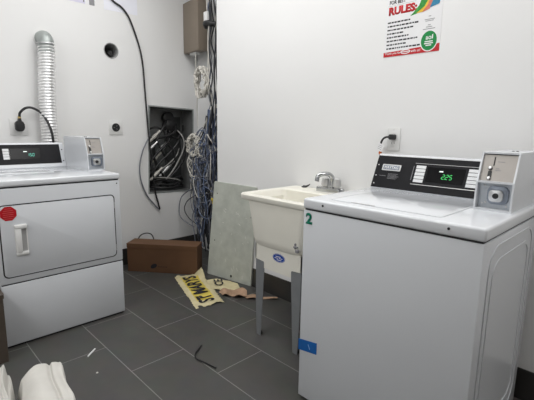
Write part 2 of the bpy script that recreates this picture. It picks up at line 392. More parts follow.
def console(root, P, x0, x1, depth0, depth1, z0, z1, lean, back, accent):
    """P(a, d, z): a along the machine's width, d depth of the panel measured from the wall-side, towards the room"""
def front(o, y):
    x = Vector((1, 0, 0)); y = Vector(y).normalized(); z = y.cross(x)
    q = Matrix((x, y, z)).transposed().to_4x4(); q.translation = Vector(o); return q
def coin_meter(root, m, wd=.113, dp=.335, h=.209, lean=.045):
    """local x = width, y = back to front, z = up; front at y = dp at the bottom and dp-lean at the top"""
    t = .006
    def tm(bm): bmesh.ops.transform(bm, matrix=m, verts=bm.verts); return bm
    side = [(0, 0), (dp, 0), (dp-lean*.12, h*.5), (dp-lean, h), (0, h)]
    def sideplate(bm, x0, x1):
        n = len(side); a = [bm.verts.new((x0, p[0], p[1])) for p in side]; c = [bm.verts.new((x1, p[0], p[1])) for p in side]
        bm.faces.new(a); bm.faces.new(list(reversed(c)))
        for i in range(n): bm.faces.new((a[i], a[(i+1) % n], c[(i+1) % n], c[i]))
    b = B(); sideplate(b, 0, t); sideplate(b, wd-t, wd)
    box(b, (t, 0, h-t), (wd-t, dp-lean-.0005, h)); box(b, (t, dp-.060, h*.5-.004), (wd-t, dp-lean*.12-.0005, h*.5+.003)); box(b, (t, 0, 0), (wd-t, dp-.001, .008))
    box(b, (t, 0, .008), (wd-t, .006, h-t))
    k = obj('coin_meter', tm(b), M['enamel'], root)
    # upper instruction plate, leaning like the front
    fr = m @ front((wd/2, dp-.020, h*.5+.003), (0, -lean*.76, h*.5))
    b = B(); prism(b, rect(-wd/2+t, -.0, wd/2-t, h*.5-.008), -.003, 0, fr); pl = obj('instruction_plate', b, M['taupe'], k)
    b = B(); prism(b, rect(-.020, .056, -.0165, .088), 0, .0012, fr)
    obj('coin_slot', b, M['gap'], pl)
    b = B(); lathe(b, [(.007, 0), (.007, .004), (.004, .006)], fr @ Matrix.Translation((-.0275, .046, 0)), 14); prism(b, rrect(.012, .034, .004, cx=-.026, cy=.020), 0, .003, fr)
    obj('coin_return', b, M['rubber'], pl, 30)
    for x, y in ((-.026, .009), (-.0275, .047)):
        b = B(); lathe(b, [(.006, .003), (.006, .007), (.003, .009)], fr @ Matrix.Translation((x, y, 0)), 14); obj('coin_button', b, M['silver'], pl, 30)
    for (x, y, w_) in ((-.008, .070, .024), (-.010, .045, .012), (-.010, .038, .018)):
        b = B(); prism(b, rect(x, y, x+w_, y+.0025), 0, .0006, fr); obj('plate_print', b, M['greyink'], pl)
    # lower vault plate with its lock
    fv = m @ front((wd/2, dp-.024, .008), (0, 0, 1))
    b = B(); prism(b, rect(-wd/2+t, 0, wd/2-t, h*.5-.012), -.003, 0, fv); vp = obj('vault_plate', b, M['bluegrey'], k)
    b = B(); prism(b, rrect(.068, .066, .018, cx=.010, cy=.050), 0, .008, fv, .003); lk = obj('lock_surround', b, M['steelblue'], vp, 30)
    b = B(); prism(b, rrect(.046, .042, .012, cx=.006, cy=.048), .008, .016, fv, .003); lf = obj('lock_face', b, M['steel'], vp, 30)
    b = B(); lathe(b, [(.010, .014), (.010, .019), (.007, .020)], fv @ Matrix.Translation((.006, .048, 0)), 18); prism(b, rect(.003, .042, .009, .052), .0195, .0206, fv); obj('lock_cylinder', b, M['gap'], vp, 30)
    for x, y in ((-.036, .082), (-.030, .020), (.040, .012), (-.040, .016)):
        b = B(); lathe(b, [(.0035, 0), (.0035, .0015), (.0015, .0025)], fv @ Matrix.Translation((x, y, 0)), 10); obj('screw', b, M['silver'], vp)
    for x in (.060, .074):
        b = B(); lathe(b, [(.005, 0), (.005, .0015), (.003, .0025)], m @ Matrix.Translation((x, dp-.2, h)), 10)
        obj('top_bolt', b, M['gap'], k)
    return k

def control_console(root, m, wd, lead, lab_cols, scr, num, mdash, ledmat, white_border, dd=(.062, .016)):
    """m: local x along the width (seen from the room), y up, z toward the room; panel leans back"""
    d0, d1, h = dd[0], dd[1], .166            # depth at foot and head
    b = B()
    side = [(0, 0), (d0, 0), (d0+.002, .004), (d1+.004, h-.004), (d1, h), (0, h)]
    def sp(x0, x1):
        n = len(side); a = [b.verts.new((x0, p[1], p[0])) for p in side]; c = [b.verts.new((x1, p[1], p[0])) for p in side]
        b.faces.new(a); b.faces.new(list(reversed(c)))
        for i in range(n): b.faces.new((a[i], a[(i+1) % n], c[(i+1) % n], c[i]))
    sp(0, wd)
    bmesh.ops.transform(b, matrix=m, verts=b.verts)
    k = obj('console', b, M['enamel'], root, 30)
    # leaning face frame
    F = m @ frame((0, .004, d0+.002), (1, 0, 0), (0, h-.008, d1+.004-d0-.002))
    L = math.hypot(h-.008, d1+.004-d0-.002)
    return k, F, L

# dryer console: local x = +Y, z = +X
mD = frame((0.186, DY0+.004, 0.9135), (0, 1, 0), (0, 0, 1))
wdD = (-1.013)-(DY0+.004)
k, F, Lh = control_console(dr, mD, wdD, 0, 0, 0, 0, 0, 0, True, (.074, .016))
b = B(); prism(b, rect(.012, .024, wdD-.026, Lh-.008), 0, .0022, F, .001); cp = obj('control_panel', b, M['blackpanel'], k)
yy = lambda Y: Y-(DY0+.004)
b = B(); prism(b, rect(yy(-1.352), .060, yy(-1.168), .132), .0022, .0034, F); ds = obj('display', b, M['screen'], cp)
obj('digits', digits_bm('150', F @ Matrix.Translation((yy(-1.248), .078, .0034)), .019, .010, .0055, .0028), M['teal_led'], ds)
b = B(); prism(b, rect(yy(-1.268), .108, yy(-1.246), .113), .0034, .004, F); obj('indicator', b, M['white_led'], ds)
for i in range(4):
    b = B(); prism(b, rect(yy(-1.386), .060+.0185*i, yy(-1.346), .060+.0185*i+.0165), .0022, .0034, F, .0006); obj('key', b, M['lightlabel'], cp)
for j, y0 in enumerate((.040, .120)):
    b = B(); lathe(b, [(.004, 0), (.004, .0015), (.002, .002)], F @ Matrix.Translation((wdD-.013, y0, 0)), 10)
    obj('console_screw', b, M['gap'], k)
mC = Matrix(((0, 1, 0, 0.232), (1, 0, 0, -1.012), (0, 0, 1, 0.9135), (0, 0, 0, 1)))
coin_meter(dr, mC, dp=.428, wd=.108, h=.212)

# ------------------------------------------------------------------ washer
WX0, WX1, WY0, WY1 = 2.221, 2.924, -0.731, -0.09
wa = thing('washing_machine', 'white coin-operated top-loading washing machine beside the laundry sink, marked with a green number 2', 'washing machine', ((WX0+WX1)/2, (WY0+WY1)/2, 0))
b = B(); box(b, (WX0+.002, WY0+.002, 0.012), (WX1-.002, WY1, 0.865), 0.0035, 2); bd = obj('body', b, M['enamel'], wa, 30)
b = B(); box(b, (WX0+.008, WY0+.006, 0.860), (WX1-.008, WY1+.004, 0.876)); obj('seam_shade', b, M['gap'], wa)  # inset dark box standing in for the shaded gap below the top
b = B(); box(b, (WX0, WY0-.002, 0.871), (WX1+.002, WY1+.01, 0.914), 0.010, 4); obj('top_panel', b, M['enamel_top'], wa, 30)
b = B()
prism(b, rrect(.45, .435, .02, cx=2.545, cy=-.465), .9135, .9165, Matrix(), .002)
lid = obj('lid', b, M['enamel_top'], wa, 30)
b = B(); prism(b, rrect(.10, .012, .004, cx=2.47, cy=-.676), .9165, .9175, Matrix()); obj('lid_lip', b, M['greyplastic'], lid)
for x, y in ((WX0+.03, -.25), (WX1-.03, -.6), (2.29, -.69)):
    pass
for x in (2.324, 2.816):
    b = B(); lathe(b, [(.0045, -.001), (.0045, .002), (.002, .003)], frame((x, WY0-.002, .895), (1, 0, 0), (0, 0, 1)), 12); obj('bolt', b, M['gap'], wa)
# pressed side panels
for sx, xs in ((1, WX1-.002), (-1, WX0+.002)):
    FP = frame((xs, -.41, 0.46), (0, sx, 0), (0, 0, 1))
    b = B()
    ring_prism(b, rrect(.52, .76, .08, 8), rrect(.50, .74, .07, 8), -.001, .0035, FP)
    ring_prism(b, rrect(.44, .66, .07, 8), rrect(.415, .635, .06, 8), -.001, .0035, FP)
    prism(b, rrect(.50, .74, .07, 8), -.001, .0012, FP)
    obj('side_panel', b, M['enamel'], wa, 30)
for x in (WX0+.05, WX1-.05):
    for y in (WY0+.06, WY1-.06):
        b = B(); lathe(b, [(.02, 0), (.02, .008), (.012, .014)], Matrix.Translation((x, y, 0)), 14); obj('foot', b, M['rubber'], wa, 30)
mW = frame((WX0+.004, -0.118, 0.9135), (1, 0, 0), (0, 0, 1))
# console runs along the back edge, its face looking to -Y
mW = Matrix(((1, 0, 0, WX0+.002), (0, 0, -1, -0.118), (0, 1, 0, 0.9135), (0, 0, 0, 1)))
wdW = 2.781-(WX0+.002)
k, F, Lh = control_console(wa, mW, wdW, 0, 0, 0, 0, 0, 0, False, (.094, .022))
X = lambda x: x-(WX0+.002)
b = B(); prism(b, rect(.001, .001, wdW-.001, Lh-.003), 0, .0022, F, .001); cp = obj('control_panel', b, M['blackpanel'], k)
b = B(); prism(b, rrect(.098, .032, .004, cx=X(2.309), cy=.107), .0022, .0034, F, .0006); bg = obj('badge', b, M['silver'], cp)
b = B(); prism(b, rrect(.084, .021, .003, cx=X(2.309), cy=.107), .0034, .0040, F); obj('badge_field', b, M['steelblue'], bg)
b = text_bm('MAYTAG', F @ Matrix.Translation((X(2.273), .100, .0040)), .014, .072, .0004, .01); obj('lettering', b, M['white'], bg)
b = B(); prism(b, rect(X(2.446), .030, X(2.700), .128), .0022, .0030, F)
fp = obj('key_field', b, M['blackpanel'], cp)
b = B(); prism(b, rect(X(2.425), .034, wdW-.005, .0365), .0022, .0034, F); prism(b, rect(X(2.425), .138, wdW-.005, .1395), .0022, .0032, F); prism(b, rect(.004, Lh-.006, wdW-.004, Lh-.004), .0022, .0032, F)
obj('trim_line', b, M['silver'], cp)
b = B(); prism(b, rect(X(2.490), .052, X(2.655), .125), .0030, .0040, F); ds = obj('display', b, M['screen'], cp)
obj('digits', digits_bm('225', F @ Matrix.Translation((X(2.560), .072, .0040)), .021, .0105, .006, .0026), M['green_led'], ds)
b = B(); prism(b, rect(X(2.5725), .0705, X(2.5750), .0735), .0040, .0046, F); obj('decimal_point', b, M['green_led'], ds)
b = B(); prism(b, rect(X(2.545), .104, X(2.562), .109), .0040, .0046, F); obj('indicator', b, M['white_led'], ds)
for xs in (2.434, 2.668):
    for i in range(5):
        b = B(); prism(b, rect(X(xs), .046+.017*i, X(xs)+.046, .046+.017*i+.0145), .0030, .0044, F, .0006); obj('key', b, M['lightlabel'], cp)
b = B()
for i in range(5):
    prism(b, rect(X(2.300), .050+.006*i, X(2.300)+.045+.006*((i*7) % 3), .0515+.006*i), .0022, .0026, F)
obj('panel_print', b, M['greyink'], cp)
b = B(); prism(b, rect(X(2.255), .062, X(2.290), .0635), .0022, .0026, F); obj('panel_print', b, M['greyink'], cp)
b = B(); prism(b, rect(X(2.420), .055, X(2.4225), .125), .0022, .0026, F)
obj('panel_print', b, M['greyink'], cp)
for y0 in (.118, .062, .020):
    b = B(); lathe(b, [(.003, .002), (.003, .0035), (.0015, .004)], F @ Matrix.Translation((.014, y0, 0)), 10); obj('console_screw', b, M['silver'], k)
mC = Matrix(((1, 0, 0, 2.782), (0, -1, 0, -0.095), (0, 0, 1, 0.9135), (0, 0, 0, 1)))
coin_meter(wa, mC, wd=.124)
b = text_bm('2', frame((2.2370, WY0+.0012, .808), (1, 0, 0), (0, 0, 1)), .047, .034, .0012, .04)
dc = obj('number_decal', b, M['green'], wa); dc['label'] = 'dark green number 2 decal'
# blue tape, wrapping the front edge
b = B(); FT = frame((WX0, WY0+.0015, 0), (1, 0, 0), (0, 0, 1))
prism(b, [(-.003, .232), (.098, .247), (.098, .299), (-.003, .283)], 0, .0012, FT); box(b, (WX0+.0002, WY0, .232), (WX0+.0018, WY0+.03, .283))
tp = obj('tape_strip', b, M['tape'], wa); tp['label'] = 'strip of bright blue tape'
b = B(); prism(b, [(.050, .276), (.054, .276), (.064, .255), (.060, .255)], .0012, .0016, FT); obj('scratch', b, M['tapelight'], tp)

# ------------------------------------------------------------------ laundry sink
sk = thing('laundry_sink', 'cream plastic laundry sink on grey metal legs left of the washing machine', 'sink', (1.815, -0.26, 0))
def sect(x0, x1, y0, y1, rad, z, n=6): return [Vector((p[0], p[1], z)) for p in rrect(x1-x0, y1-y0, rad, n, (x0+x1)/2, (y0+y1)/2)]
def loft(b, rows, cap0=False, cap1=False):
    R_ = [[b.verts.new(p) for p in rw] for rw in rows]; n = len(R_[0])
    for a, c in zip(R_, R_[1:]):
        for i in range(n): b.faces.new((a[i], a[(i+1) % n], c[(i+1) % n], c[i]))
    if cap0: b.faces.new(R_[0])
    if cap1: b.faces.new(R_[-1])
b = B()
SX0, SX1, SY0, SY1 = 1.545, 2.070, -0.506, -0.012
loft(b, [sect(1.700, 1.960, -.42, -.12, .06, .528), sect(1.662, 1.994, -.468, -.085, .06, .535), sect(1.641, 2.010, -.487, -.066, .055, .556), sect(1.634, 2.016, -.492, -.060, .045, .590), sect(1.606, 2.030, -.494, -.05, .03, .770), sect(1.602, 2.034, -.496, -.046, .03, .795),
         sect(SX0+.004, SX1-.004, SY0+.004, SY1-.004, .03, .800), sect(SX0, SX1, SY0, SY1, .032, .806), sect(SX0, SX1, SY0, SY1, .032, .826), sect(SX0+.006, SX1-.006, SY0+.006, SY1-.006, .028, .833),
         sect(SX0+.030, SX1-.030, SY0+.030, SY1-.15, .028, .833), sect(SX0+.040, SX1-.040, SY0+.040, SY1-.158, .028, .826), sect(1.632, 2.0, -.455, -.175, .04, .70), sect(1.662, 1.968, -.435, -.185, .05, .570), sect(1.70, 1.93, -.40, -.22, .05, .556)], True, True)
obj('basin', b, M['tub'], sk, 35)
# skirt with a notch above each leg
b = B()
def skirt(fr, wd):
    prism(b, [(0, .465), (.068, .459), (.072, .452), (.072, .421), (wd-.072, .421), (wd-.072, .452), (wd-.068, .459), (wd, .465), (wd, .552), (0, .552)], -.008, 0, fr)
lx0, lx1, ly0, ly1 = 1.664, 2.012, -.480, -.07
skirt(frame((lx0, ly0, 0), (1, 0, 0), (0, 0, 1)), lx1-lx0); skirt(frame((lx0, ly1, 0), (0, -1, 0), (0, 0, 1)), ly1-ly0)
skirt(frame((lx1, ly0, 0), (0, 1, 0), (0, 0, 1)), ly1-ly0); skirt(frame((lx1, ly1, 0), (-1, 0, 0), (0, 0, 1)), lx1-lx0)
box(b, (lx0+.004, ly0+.004, .530), (lx1-.004, ly1-.004, .545))
obj('skirt', b, M['tub'], sk)
for sx, x in ((1, lx0+.003), (-1, lx1-.003)):
    for sy, y in ((1, ly0+.003), (-1, ly1-.003)):
        b = B()
        for fr in (frame((x, y, 0), (sx, 0, 0), (0, 0, 1)), frame((x, y, 0), (0, sy, 0), (0, 0, 1))):
            prism(b, [(.012, 0), (.046, 0), (.072, .475), (0, .475), (.004, .2)], -.0015, .0015, fr)
        lg = obj('leg', b, M['leg'], sk)
        b = B(); lathe(b, [(.004, 0), (.012, .001), (.012, .006), (.005, .022)], Matrix.Translation((x+sx*.026, y+sy*.018, 0)), 12); obj('foot', b, M['rubber'], lg)
b = B(); FB = frame((1.849, ly0, .507), (1, 0, 0.02), (0, 0, 1))
prism(b, ellipse(.046, .024), 0, .0008, FB); sb = obj('oval_sticker', b, M['blue'], sk); sb['label'] = 'blue oval sticker with white print'
b = B()
for (x, y, w_) in ((-.022, .007, .036), (-.030, -.002, .024), (.002, -.001, .026), (-.014, -.011, .034)): prism(b, rect(x, y-.002, x+w_, y+.002), .0008, .0012, FB)
ring_prism(b, ellipse(.044, .022), ellipse(.042, .0205), .0008, .0011, FB)
obj('sticker_print', b, M['lightlabel'], sb)
b = B()
box(b, (1.974, -.500, .590), (1.981, -.486, .620), .002); box(b, (1.968, -.502, .596), (1.992, -.486, .605), .003); box(b, (1.981, -.502, .572), (2.000, -.486, .590), .004)
obj('metal_clip', b, M['greyink'], sk)
# faucet
fz = .838; fy = -.075
b = B(); prism(b, rrect(.185, .056, .02, cx=1.872, cy=fy), fz-.006, fz+.022, Matrix(), .008); fa = obj('faucet', b, M['chrome'], sk, 30)
b = B(); tube(b, [(1.882, fy+.005, fz+.015), (1.882, fy+.005, fz+.070), (1.879, fy-.006, fz+.092), (1.868, fy-.030, fz+.104), (1.850, fy-.062, fz+.102), (1.838, fy-.078, fz+.088), (1.835, fy-.082, fz+.062)], lambda t: .0145-.002*t, 12)
obj('spout', b, M['chrome'], fa, 40)
for x in (1.838, 1.922):
    b = B(); lathe(b, [(.018, 0), (.017, .006), (.026, .009), (.028, .018), (.021, .052), (.013, .058)], Matrix.Translation((x, fy, fz+.022)), 10); obj('tap_handle', b, M['silver'], fa, 25)
b = B(); tube(b, [(1.640, -.045, .838), (1.655, -.04, .839), (1.67, -.035, .846), (1.682, -.032, .856)], lambda t: .009-.006*t, 8); lathe(b, [(.016, 0), (.018, .004), (.014, .008)], Matrix.Translation((1.645, -.043, .833)), 14)
tag(obj('sink_plug', b, M['rubber'], None, 40, (1.645, -.043, .833)), 'small dark rubber plug lying on the back rim of the sink', 'plug')

# ------------------------------------------------------------------ things on the right wall
po = thing('poster', 'white laundry rules poster with a red footer fixed high on the right wall', 'poster', (2.273, 0, 1.576))
FPo = frame((2.127, -.0015, 1.576), (1, 0, 0), (0, 0, 1))
b = B(); prism(b, rect(0, 0, .294, .45), -.0015, 0, FPo); obj('sheet', b, M['paper'], po)
b = B(); prism(b, [(0, 0), (.294, 0), (.294, .036), (.2, .029), (.06, .024), (0, .023)], 0, .0004, FPo); fo = obj('footer_band', b, M['redink'], po)
obj('footer_lettering', text_bm('Thank you for', FPo @ Matrix.Translation((.008, .007, .0004)), .014, .090, .0003, .01), M['white'], fo)
obj('footer_lettering', text_bm('with us!', FPo @ Matrix.Translation((.150, .009, .0004)), .013, .050, .0003, .01), M['white'], fo)
b = B(); ring_prism(b, ellipse(.026, .011, 28, .122, .016), ellipse(.021, .007, 28, .122, .016), .0004, .0009, FPo); prism(b, rect(.104, .014, .140, .018), .0004, .0009, FPo); obj('footer_oval', b, M['white'], fo)
b = B(); prism(b, ellipse(.043, .049, 32, .240, .052), .0004, .0007, FPo); obj('badge_ring', b, M['white'], po)
b = B(); prism(b, ellipse(.039, .045, 32, .240, .053), .0007, .0010, FPo); bg = obj('badge', b, M['ecogreen'], po)
b = text_bm('ao', FPo @ Matrix.Translation((.224, .058, .0010)), .016, .028, .0003, .02); box(b, (0, 0, 0), (0, 0, 0)) if False else None
prism(b, [(.254, .058), (.260, .062), (.260, .082), (.254, .078)], .001, .0013, FPo)
for (x, y, w_) in ((.220, .047, .040), (.218, .038, .044), (.226, .029, .028)): prism(b, rect(x, y, x+w_, y+.005), .001, .0013, FPo)
obj('badge_print', b, M['white'], bg)
obj('heading', text_bm('RULES:', FPo @ Matrix.Translation((.016, .203, 0)), .041, .152, .0003, .06), M['redink'], po)
obj('heading', text_bm('FOR BEST', FPo @ Matrix.Translation((.018, .256, 0)), .019, .088, .0003, .03), M['ink'], po)
b = B()
for i, wd in enumerate((.128, .170, .145, .098, .132, .178, .108, .182)):
    y = .168-.0182*i; x = .014; rnd = random.Random(i)
    while x < .014+wd*.92:
        w_ = rnd.uniform(.006, .020); prism(b, rect(x, y-.0035+rnd.uniform(-.0006, .0006), min(x+w_, .014+wd), y+.0035), 0, .0004, FPo); x += w_+.0035
obj('rule_lines', b, M['ink'], po)
b = B(); prism(b, rect(.012, .249, .16, .2498), 0, .0004, FPo)
for i, (wd, y) in enumerate(((.05, .152), (.040, .145), (.012, .166), (.014, .126), (.030, .117), (.060, .108))): prism(b, rect(.236-wd/2, y-.0015, .236+wd/2, y+.0015), 0, .0004, FPo)
obj('side_notes', b, M['greyink'], po)
pic = [('leafgreen', [(.134, .183), (.17, .189), (.20, .205), (.225, .235), (.235, .27), (.232, .33), (.20, .33), (.195, .27), (.178, .225), (.152, .198)]),
       ('yel', [(.165, .190), (.205, .192), (.232, .225), (.24, .27), (.226, .25), (.205, .215)]),
       ('sal', [(.195, .190), (.232, .200), (.25, .245), (.244, .285), (.236, .26), (.222, .222)]),
       ('tealink', [(.232, .205), (.278, .215), (.285, .255), (.262, .285), (.245, .28), (.25, .245)])]
for i, (mn, pts) in enumerate(pic):
    b = B(); prism(b, pts, 0, .0008+.0003*i, FPo); obj('picture', b, M[mn], po)

ou = thing('wall_outlet', 'white duplex wall outlet with a black plug above the washing machine console', 'outlet', (2.219, 0, 1.15))
FO = frame((2.219, 0, 1.151), (1, 0, 0), (0, 0, 1))
b = B(); prism(b, rrect(.072, .116, .005), 0, .006, FO, .002); pt = obj('cover_plate', b, M['plastic'], ou, 30)
for y in (-.021, .021):
    b = B(); prism(b, rrect(.034, .029, .010, cy=y), .006, .0075, FO); prism(b, rect(-.008, y-.004, -.006, y+.006), .0075, .0079, FO, 0, 1); prism(b, rect(.006, y-.004, .008, y+.006), .0075, .0079, FO, 0, 1)
    obj('socket', b, [M['plastic'], M['gap']], ou)
b = B(); lathe(b, [(.0028, .006), (.0028, .0072)], FO @ Matrix.Translation((0, .050, 0)), 10); obj('screw', b, M['silver'], ou)
co = thing('power_cord', 'black plug and cord running from the right-wall outlet down behind the washing machine', 'power cord', (2.219, -.008, 1.165))
b = B(); prism(b, rrect(.034, .028, .009, cx=0.0, cy=.012), .0078, .034, FO, .005); obj('plug', b, M['rubber'], co, 30)
b = B(); tube(b, [(2.214, -.030, 1.163), (2.195, -.038, 1.162), (2.175, -.038, 1.150), (2.163, -.035, 1.120), (2.162, -.03, 1.06), (2.17, -.03, .95), (2.18, -.03, .80)], .0055, 8); obj('cord', b, M['rubber'], co, 40)
b = B(); FG = frame((2.166, -.046, 1.108), (.93, -.1, -.33), (.33, 0, .93)); prism(b, rrect(.036, .040, .003), -.0004, .0004, FG); cg = obj('cord_tag', b, M['paper'], co); cg['label'] = 'white paper tag wrapped round the cord'
b = B()
for i in range(3): prism(b, rect(-.012, .008-.009*i, .012, .010-.009*i), .0004, .0007, FG)
obj('tag_print', b, M['greyink'], cg)
b = B(); lathe(b, [(.006, -.009), (.008, -.004), (.008, .004), (.006, .009)], Matrix.Translation((2.1615, -.033, 1.078)), 12); cc = obj('cord_clip', b, M['orange'], co, 40); cc['label'] = 'orange clip'

# board leaning under the drywall
tl, tr, br_, bl = Vector((.664, -.014, .770)), Vector((1.166, -.014, .774)), Vector((1.122, -.022, .003)), Vector((.667, -.097, .002))
b = B(); NX, NY = 12, 18; off = Vector((0, .012, 0)); gF = []; gB = []
for j in range(NY+1):
    rowF = []; rowB = []
    for i in range(NX+1):
        s, t = i/NX, j/NY
        p = (tl*(1-s)+tr*s)*(1-t)+(bl*(1-s)+br_*s)*t
        rowF.append(b.verts.new(p)); rowB.append(b.verts.new(p+off))
    gF.append(rowF); gB.append(rowB)
for j in range(NY):
    for i in range(NX):
        b.faces.new((gF[j][i], gF[j][i+1], gF[j+1][i+1], gF[j+1][i])); b.faces.new((gB[j][i+1], gB[j][i], gB[j+1][i], gB[j+1][i+1]))
for j in range(NY):
    b.faces.new((gF[j][0], gF[j+1][0], gB[j+1][0], gB[j][0])); b.faces.new((gF[j+1][NX], gF[j][NX], gB[j][NX], gB[j+1][NX]))
for i in range(NX):
    b.faces.new((gF[0][i+1], gF[0][i], gB[0][i], gB[0][i+1])); b.faces.new((gF[NY][i], gF[NY][i+1], gB[NY][i+1], gB[NY][i]))
bo = thing('wall_board', 'greenish grey plasterboard panel propped upright against the right wall beside the sink', 'board', (.9, -.06, 0))
obj('panel', b, M['board'], bo)
def bpos(s, t): return (tl*(1-s)+tr*s)*(1-t)+(bl*(1-s)+br_*s)*t
rnd = random.Random(3); b = B()
nb = (tr-tl).cross(bl-tl).normalized(); nb = nb if nb.y < 0 else -nb
for i in range(26):
    s, t = rnd.uniform(.08, .92), rnd.uniform(.25, .95); p = bpos(s, t)
    a = rnd.uniform(0, PI); l = rnd.uniform(.004, .022)
    fr = frame(p+nb*.0004, (math.cos(a), 0, math.sin(a)), nb.cross(Vector((math.cos(a), 0, math.sin(a)))))
    prism(b, [(-l, 0), (-l*.3, -.003), (l, -.001), (l*.5, .003)], -.0004, .0006, fr)
obj('plaster_smears', b, M['chalk'], bo)
for s, t in ((.56, .955), (.10, .12), (.12, .62), (.93, .3)):
    b = B(); p = bpos(s, t); rd = .011 if t > .9 else .005
    lathe(b, [(rd, -.001), (rd, .0015), (rd*.5, .0022)], frame(p, (1, 0, 0), nb.cross(Vector((1, 0, 0)))), 12); obj('screw', b, M['pipe'], bo)

# ------------------------------------------------------------------ things on the left wall
du = thing('dryer_duct', 'silver flexible foil exhaust duct rising behind the dryer into the left wall', 'duct', (.075, -1.06, .3))
pr = []; b = B()
z = .30; path = []
n = 28
rows = []
prev = None
zz = .30; k_ = 0
while zz < 1.775:
    rd = .051 + (.0055 if k_ % 2 else -.002)
    tt = (zz-.3)/1.4
    cx = .075 + .004*math.sin(9*tt); cy = -1.068+.030*tt*tt + .004*math.sin(14*tt)
    rows.append([b.verts.new((cx+rd*math.cos(2*PI*i/n), cy+rd*math.sin(2*PI*i/n), zz+.004*math.sin(2*PI*i/n+1))) for i in range(n)])
    zz += .0105; k_ += 1
for a, c in zip(rows, rows[1:]):
    for i in range(n): b.faces.new((a[i], a[(i+1) % n], c[(i+1) % n], c[i]))
obj('foil_hose', b, M['foil'], du, 60)
b = B(); tube(b, [(.077, -1.034, 1.70), (.077, -1.034, 1.745), (.074, -1.033, 1.772), (.058, -1.032, 1.795), (.030, -1.031, 1.806), (-.012, -1.031, 1.808)], .052, 24, 6); obj('elbow', b, M['galv'], du, 60)
b = B(); lathe(b, [(.062, 0), (.062, .003), (.055, .004)], frame((0, -1.031, 1.808), (0, 1, 0), (0, 0, 1)), 28); obj('wall_collar', b, M['plastic'], du, 40)
b = B()
for zc in (1.76,):
    lathe(b, [(.0585, -.004), (.060, -.002), (.060, .002), (.0585, .004)], Matrix.Translation((.0745, -1.037, zc)), 28)
obj('hose_clamp', b, M['steel'], du, 40)

wo = thing('dryer_outlet', 'white square wall plate with a large black plug, left of the foil duct', 'outlet', (0, -1.228, 1.19))
FO2 = frame((0, -1.228, 1.186), (0, 1, 0), (0, 0, 1))
b = B(); prism(b, rrect(.112, .116, .006), 0, .006, FO2, .002); obj('cover_plate', b, M['plastic'], wo, 30)
b = B(); lathe(b, [(.027, .006), (.027, .010), (.022, .011)], FO2, 24); obj('socket', b, M['greyplastic'], wo, 40)
pc = thing('power_cord', 'thick black cord looping from the big black plug down behind the dryer', 'power cord', (.03, -1.228, 1.19))
b = B(); prism(b, rrect(.054, .074, .022, 6, cx=.0, cy=.004), .011, .050, FO2, .010, 0, 3); prism(b, [(-.012, .030), (.014, .030), (.010, .058), (-.006, .058)], .018, .042, FO2); obj('plug', b, M['rubber'], pc, 40)
b = B(); lathe(b, [(.009, 0), (.0105, .004), (.0105, .014), (.009, .018)], Matrix.Translation((.031, -1.226, 1.240)), 14); obj('ferrule', b, M['brass'], pc, 40)
b = B(); tube(b, [(.031, -1.226, 1.25), (.045, -1.222, 1.283), (.062, -1.190, 1.315), (.066, -1.145, 1.316), (.088, -1.100, 1.282), (.138, -1.075, 1.215), (.160, -1.062, 1.14), (.160, -1.058, 1.05), (.155, -1.06, .92)], .0085, 10); obj('cord', b, M['rubber'], pc, 40)

ro = thing('round_outlet', 'white wall plate with a round black receptacle, right of the dryer coin box', 'outlet', (0, -.526, 1.19))
FO3 = frame((0, -.526, 1.192), (0, 1, 0), (0, 0, 1))
b = B(); prism(b, rrect(.112, .116, .006), 0, .006, FO3, .002); obj('cover_plate', b, M['plastic'], ro, 30)
b = B(); lathe(b, [(.032, .006), (.034, .009), (.030, .010), (.029, .007)], FO3, 28); obj('receptacle', b, M['rubber'], ro, 40)
b = B()
for a in (90, 210, 330): prism(b, rect(-.002, .010, .002, .020), .0095, .0105, FO3 @ Matrix.Rotation(math.radians(a), 4, 'Z'))
obj('contact', b, M['greyink'], ro)

ps = thing('wall_pipe', 'dark open pipe end set in a round hole high in the left wall', 'pipe', (0, HC[0], HC[1]))
FH_ = frame((0, HC[0], HC[1]), (0, 1, 0), (0, 0, 1))
b = B(); ring_prism(b, ellipse(.0595, .0595), ellipse(.055, .055), -.20, .004, FH_); obj('sleeve', b, M['greyplastic'], ps, 40)
b = B(); prism(b, ellipse(.055, .055), -.20, -.196, FH_); obj('end_cap', b, M['pipe'], ps)
b = B(); lathe(b, [(.022, -.19), (.022, -.05), (.018, -.045)], FH_ @ Matrix.Translation((.012, -.010, 0)), 20); obj('inner_pipe', b, M['pipe'], ps, 40)

FN = frame((0, -.572, 2.098), (0, 1, 0), (0, 0, 1))
b = B(); prism(b, [(0, 0.002), (.278, 0.009), (.278, .36), (0, .36)], 0, .0012, FN)
tag(obj('paper_notice', b, M['bluepaper'], None, False, (0, -.433, 2.1)), 'blank bluish white paper sheet high on the left wall behind the black cable', 'notice')
pn = thing('printed_notice', 'lilac tinted printed notice at the top of the left wall above the dryer', 'notice', (0, -.8, 2.107))
FN = frame((0, -.93, 2.108), (0, 1, 0), (0, 0, 1))
b = B(); prism(b, rect(0, 0, .215, .36), 0, .0012, FN); obj('sheet', b, M['lilac'], pn)
b = B(); prism(b, rect(.215, 0, .245, .36), 0, .0012, FN); obj('margin', b, M['paper'], pn)
b = B(); prism(b, rect(.200, .010, .209, .20), .0012, .0018, FN); prism(b, rect(.245, .0, .285, .24), .0, .0018, FN); obj('grey_bars', b, M['greyink'], pn)

